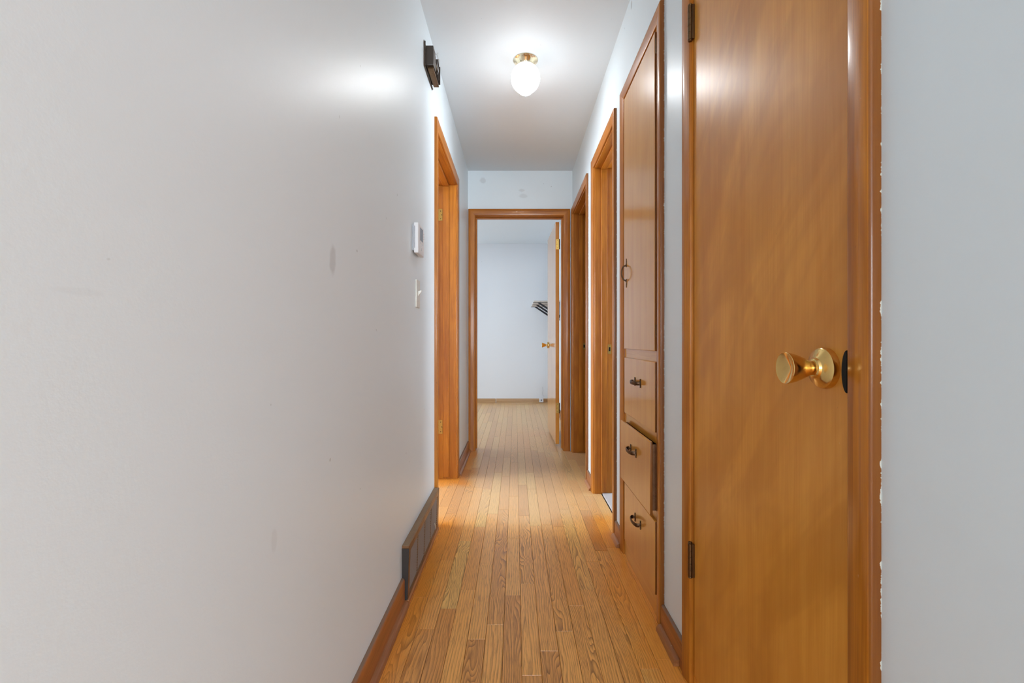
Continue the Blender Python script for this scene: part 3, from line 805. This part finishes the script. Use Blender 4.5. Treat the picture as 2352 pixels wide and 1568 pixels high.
facebar('end_rail', 2.270, RY1 - 0.004, 0.036, RZ - 0.028, M['reg'])
cuts = (1.684, 1.819, 1.961, 2.105, 2.270)
for a, b in zip(cuts, cuts[1:]):
    bm = bmesh.new(); n = 15
    for k in range(n):
        z = 0.042 + (RZ - 0.028 - 0.042 - 0.004) * k / (n - 1)
        x = regx(z)
        loft(bm, [[(x - 0.0075, yy, z + 0.0065), (x - 0.0012, yy, z), (x - 0.0004, yy, z + 0.0012), (x - 0.0067, yy, z + 0.0077)] for yy in (a + 0.004, b - 0.004)])
    pan = mobj('louvre_panel', bm, M['reg_slat'], reg)
for c in cuts[1:4]:
    bm = bmesh.new()
    for k in range(24):
        z = 0.040 + (RZ - 0.072) * k / 23
        bx(bm, regx(z) - 0.003, regx(z) + 0.0004, c - 0.0035, c + 0.0035, z - 0.0018, z + 0.0018)
    mobj('rib', bm, M['reg'], reg)
tube_b = bmesh.new(); tube(tube_b, [(regx(0.06), 2.190, 0.085), (regx(0.06) + 0.006, 2.192, 0.072), (regx(0.06) + 0.007, 2.20, 0.052)], 0.004, 8, flat=(0.006, 0.0018, (1, 0, 0)))
mobj('damper_lever', tube_b, M['steel'], reg, 50)

# ------------------------------------------------------------------ ceiling lamp
LX, LY = 0.053, 2.40
lamp = empty('ceiling_lamp', (LX, LY, 2.24), 'lit white glass globe on a brass canopy under the ceiling', 'ceiling lamp')
bm = bmesh.new()
lathe(bm, [(0.0, 0.0), (0.0635, 0.0), (0.0645, 0.003), (0.061, 0.006), (0.0575, 0.008), (0.052, 0.016), (0.046, 0.024), (0.043, 0.029), (0.042, 0.036), (0.039, 0.036), (0, 0.035)], (LX, LY, H), (0, 0, -1), 48)
mobj('canopy', bm, M['canopy'], lamp, 30)
bm = bmesh.new()
GZ, GR = 2.345, 0.0765
pr = [(0.036, H - 0.028 - GZ)]
for k in range(5, 26):
    a = math.pi * k / 30
    pr.append((GR * math.sin(a) if k > 4 else max(0.036, GR * math.sin(a)), GR * math.cos(a)))
pr += [(0.0365, -0.0685), (0.0345, -0.0725), (0.0290, -0.0775), (0.0180, -0.0808), (0.0, -0.0822)]
lathe(bm, [(r, -h) for r, h in pr], (LX, LY, GZ), (0, 0, -1), 48)
mobj('globe', bm, M['globe'], lamp, 60)
for k in range(3):
    bm = bmesh.new()
    a = R(30 + 120 * k)
    dx, dy = math.cos(a), math.sin(a)
    tube(bm, [(LX + dx * 0.038, LY + dy * 0.038, H - 0.032), (LX + dx * 0.050, LY + dy * 0.050, H - 0.032)], 0.0025, 8)
    mobj('set_screw', bm, M['brass_dull'], lamp, 50)

# ------------------------------------------------------------------ thermostat
th = empty('thermostat', (XL, 1.877, 1.312), 'white wall thermostat with grey screen above the light switch', 'thermostat')
box('back_plate', (XL, XL + 0.007, 1.822, 1.930, 1.323, 1.430), M['plastic_grey'], th, 0.003)
bm = bmesh.new(); bx(bm, XL + 0.007, XL + 0.0255, 1.820, 1.934, 1.314, 1.436, bev=0.004, seg=3)
body = mobj('body', bm, M['plastic'], th, 40, 1e-3)
box('screen', (XL + 0.0254, XL + 0.0262, 1.853, 1.908, 1.372, 1.424), M['lcd'], th)
box('side_vent', (XL + 0.010, XL + 0.012, 1.8193, 1.8205, 1.334, 1.422), M['lcd'], th)
for yy, zz, r in ((1.858, 1.362, 0.003), (1.885, 1.357, 0.003), (1.905, 1.362, 0.003), (1.876, 1.338, 0.007), (1.926, 1.400, 0.002), (1.926, 1.41, 0.002), (1.926, 1.39, 0.002)):
    bm = bmesh.new(); lathe(bm, [(r, 0), (r, 0.001), (r * .7, 0.0016), (0, 0.0016)], (XL + 0.0254, yy, zz), (1, 0, 0), 14)
    mobj('button', bm, M['plastic_grey'], th, 40)

# ------------------------------------------------------------------ light switch
sw = empty('light_switch', (XL, 1.914, 1.101), 'ivory toggle light switch on the wall below the thermostat', 'light switch')
bm = bmesh.new(); bx(bm, XL, XL + 0.0055, 1.880, 1.948, 1.101, 1.216, bev=0.0022, seg=2)
mobj('cover_plate', bm, M['ivory'], sw, 40, 3e-4)
bm = bmesh.new()
loft(bm, [[(x, 1.914 - a, z - b), (x, 1.914 + a, z - b), (x, 1.914 + a, z + b), (x, 1.914 - a, z + b)] for x, z, a, b in
          ((XL + 0.005, 1.1585, 0.0048, 0.0115), (XL + 0.0075, 1.161, 0.0048, 0.0085), (XL + 0.018, 1.1700, 0.0042, 0.0035), (XL + 0.0195, 1.1712, 0.003, 0.002))])
mobj('toggle', bm, M['ivory'], sw, 40)
screws(sw, [(XL + 0.0055, 1.914, 1.1285), (XL + 0.0055, 1.914, 1.1885)], (1, 0, 0), M['plastic_grey'], 0.003)

# ------------------------------------------------------------------ uncovered door chime
ch = empty('door_chime', (XL, 2.15, 2.20), 'uncovered dark brown door chime mechanism high on the left wall', 'door chime')
boxes('back_plate', [(XL, XL + 0.003, 2.05, 2.255, 2.200, 2.318)], M['chime_metal'], ch, 0.001)
boxes('plate_rim', [(XL + 0.003, XL + 0.008, 2.052, 2.056, 2.204, 2.314), (XL + 0.003, XL + 0.007, 2.056, 2.250, 2.202, 2.206)], M['housing'], ch)
bm = bmesh.new(); bx(bm, XL + 0.004, XL + 0.042, 2.066, 2.128, 2.214, 2.288, bev=0.003, seg=2)
mobj('housing', bm, M['housing'], ch, 40, 3e-4)
boxes('housing_rim', [(XL + 0.006, XL + 0.040, 2.068, 2.071, 2.288, 2.303), (XL + 0.037, XL + 0.040, 2.071, 2.126, 2.288, 2.303), (XL + 0.006, XL + 0.037, 2.123, 2.126, 2.288, 2.303)], M['housing'], ch)
bm = bmesh.new(); bx(bm, XL + 0.012, XL + 0.038, 2.080, 2.236, 2.2055, 2.2135, bev=0.001)
bar = mobj('chime_bar', bm, M['bronze'], ch, 40)
boxes('end_bracket', [(XL + 0.030, XL + 0.046, 2.186, 2.192, 2.214, 2.314), (XL + 0.003, XL + 0.046, 2.224, 2.230, 2.214, 2.300)], M['housing'], ch, 0.001)
bm = bmesh.new()
tube(bm, [(XL + 0.030, 2.128, 2.262), (XL + 0.030, 2.186, 2.262)], 0.011, 14)
tube(bm, [(XL + 0.020, 2.128, 2.235), (XL + 0.020, 2.224, 2.235)], 0.009, 14)
mobj('solenoid', bm, M['chime_metal'], ch, 50)
bm = bmesh.new()
tube(bm, [(XL + 0.035, 2.120, 2.300), (XL + 0.046, 2.135, 2.303), (XL + 0.050, 2.150, 2.285), (XL + 0.044, 2.160, 2.268), (XL + 0.046, 2.175, 2.250), (XL + 0.04, 2.185, 2.24)], 0.0014, 6)
tube(bm, [(XL + 0.036, 2.124, 2.295), (XL + 0.050, 2.130, 2.31), (XL + 0.048, 2.145, 2.312)], 0.0012, 6)
mobj('wire', bm, M['plastic_grey'], ch, 60)
screws(ch, [(XL + 0.038, 2.10, 2.2095), (XL + 0.038, 2.21, 2.2095)], (1, 0, 0), M['steel'], 0.0032)

# ------------------------------------------------------------------ bedroom shelf, brackets, outlet
SZ = 1.454
shelf = tag(box('wall_shelf', (0.236, BX1, 5.868, 6.76, SZ, SZ + 0.020), M['shelf'], None, 0.002),
            'pale wooden shelf board on three black brackets in the bedroom', 'shelf')
for k, (yy, wh) in enumerate(((5.90, 'nearest the camera'), (6.29, 'in the middle'), (6.70, 'nearest the far wall'))):
    br = empty('shelf_bracket', (BX1, yy, SZ - 0.24), 'black steel shelf bracket under the bedroom shelf, %s' % wh, 'shelf bracket', group='black brackets under the bedroom shelf')
    box('top_arm', (0.2276, BX1, yy - 0.0125, yy + 0.0125, SZ - 0.0045, SZ), M['black'], br)
    box('wall_leg', (BX1 - 0.005, BX1, yy - 0.0125, yy + 0.0125, SZ - 0.235, SZ - 0.0045), M['black'], br)
    bm = bmesh.new()
    loft(bm, [[(0.282, y_, SZ - 0.0045), (0.318, y_, SZ - 0.0045), (BX1 - 0.004, y_, SZ - 0.165), (BX1 - 0.004, y_, SZ - 0.200)] for y_ in (yy - 0.0125, yy + 0.0125)])
    mobj('brace', bm, M['black'], br)
ou = empty('wall_outlet', (0.393, BY1 - 0.013, 0.016), 'white outlet set in the baseboard of the bedroom far wall', 'outlet')
box('cover_plate', (0.362, 0.426, BY1 - 0.034, BY1 - 0.012, 0.018, 0.076), M['plastic'], ou, 0.002)
boxes('socket', [(0.384, 0.404, BY1 - 0.0348, BY1 - 0.0338, 0.036, 0.060)], M['lcd'], ou)
cb = bmesh.new()
tube(cb, [(0.44, BY1 - 0.006, 0.10), (0.415, BY1 - 0.005, 0.125), (0.41, BY1 - 0.005, 0.16), (0.423, BY1 - 0.004, 0.19), (0.412, BY1 - 0.004, 0.25)], 0.002, 6)
tag(mobj('cable', cb, M['plastic_grey'], None, 60), 'thin grey cable curling up the bedroom far wall above the outlet', 'cable')
print('boards', nboard)
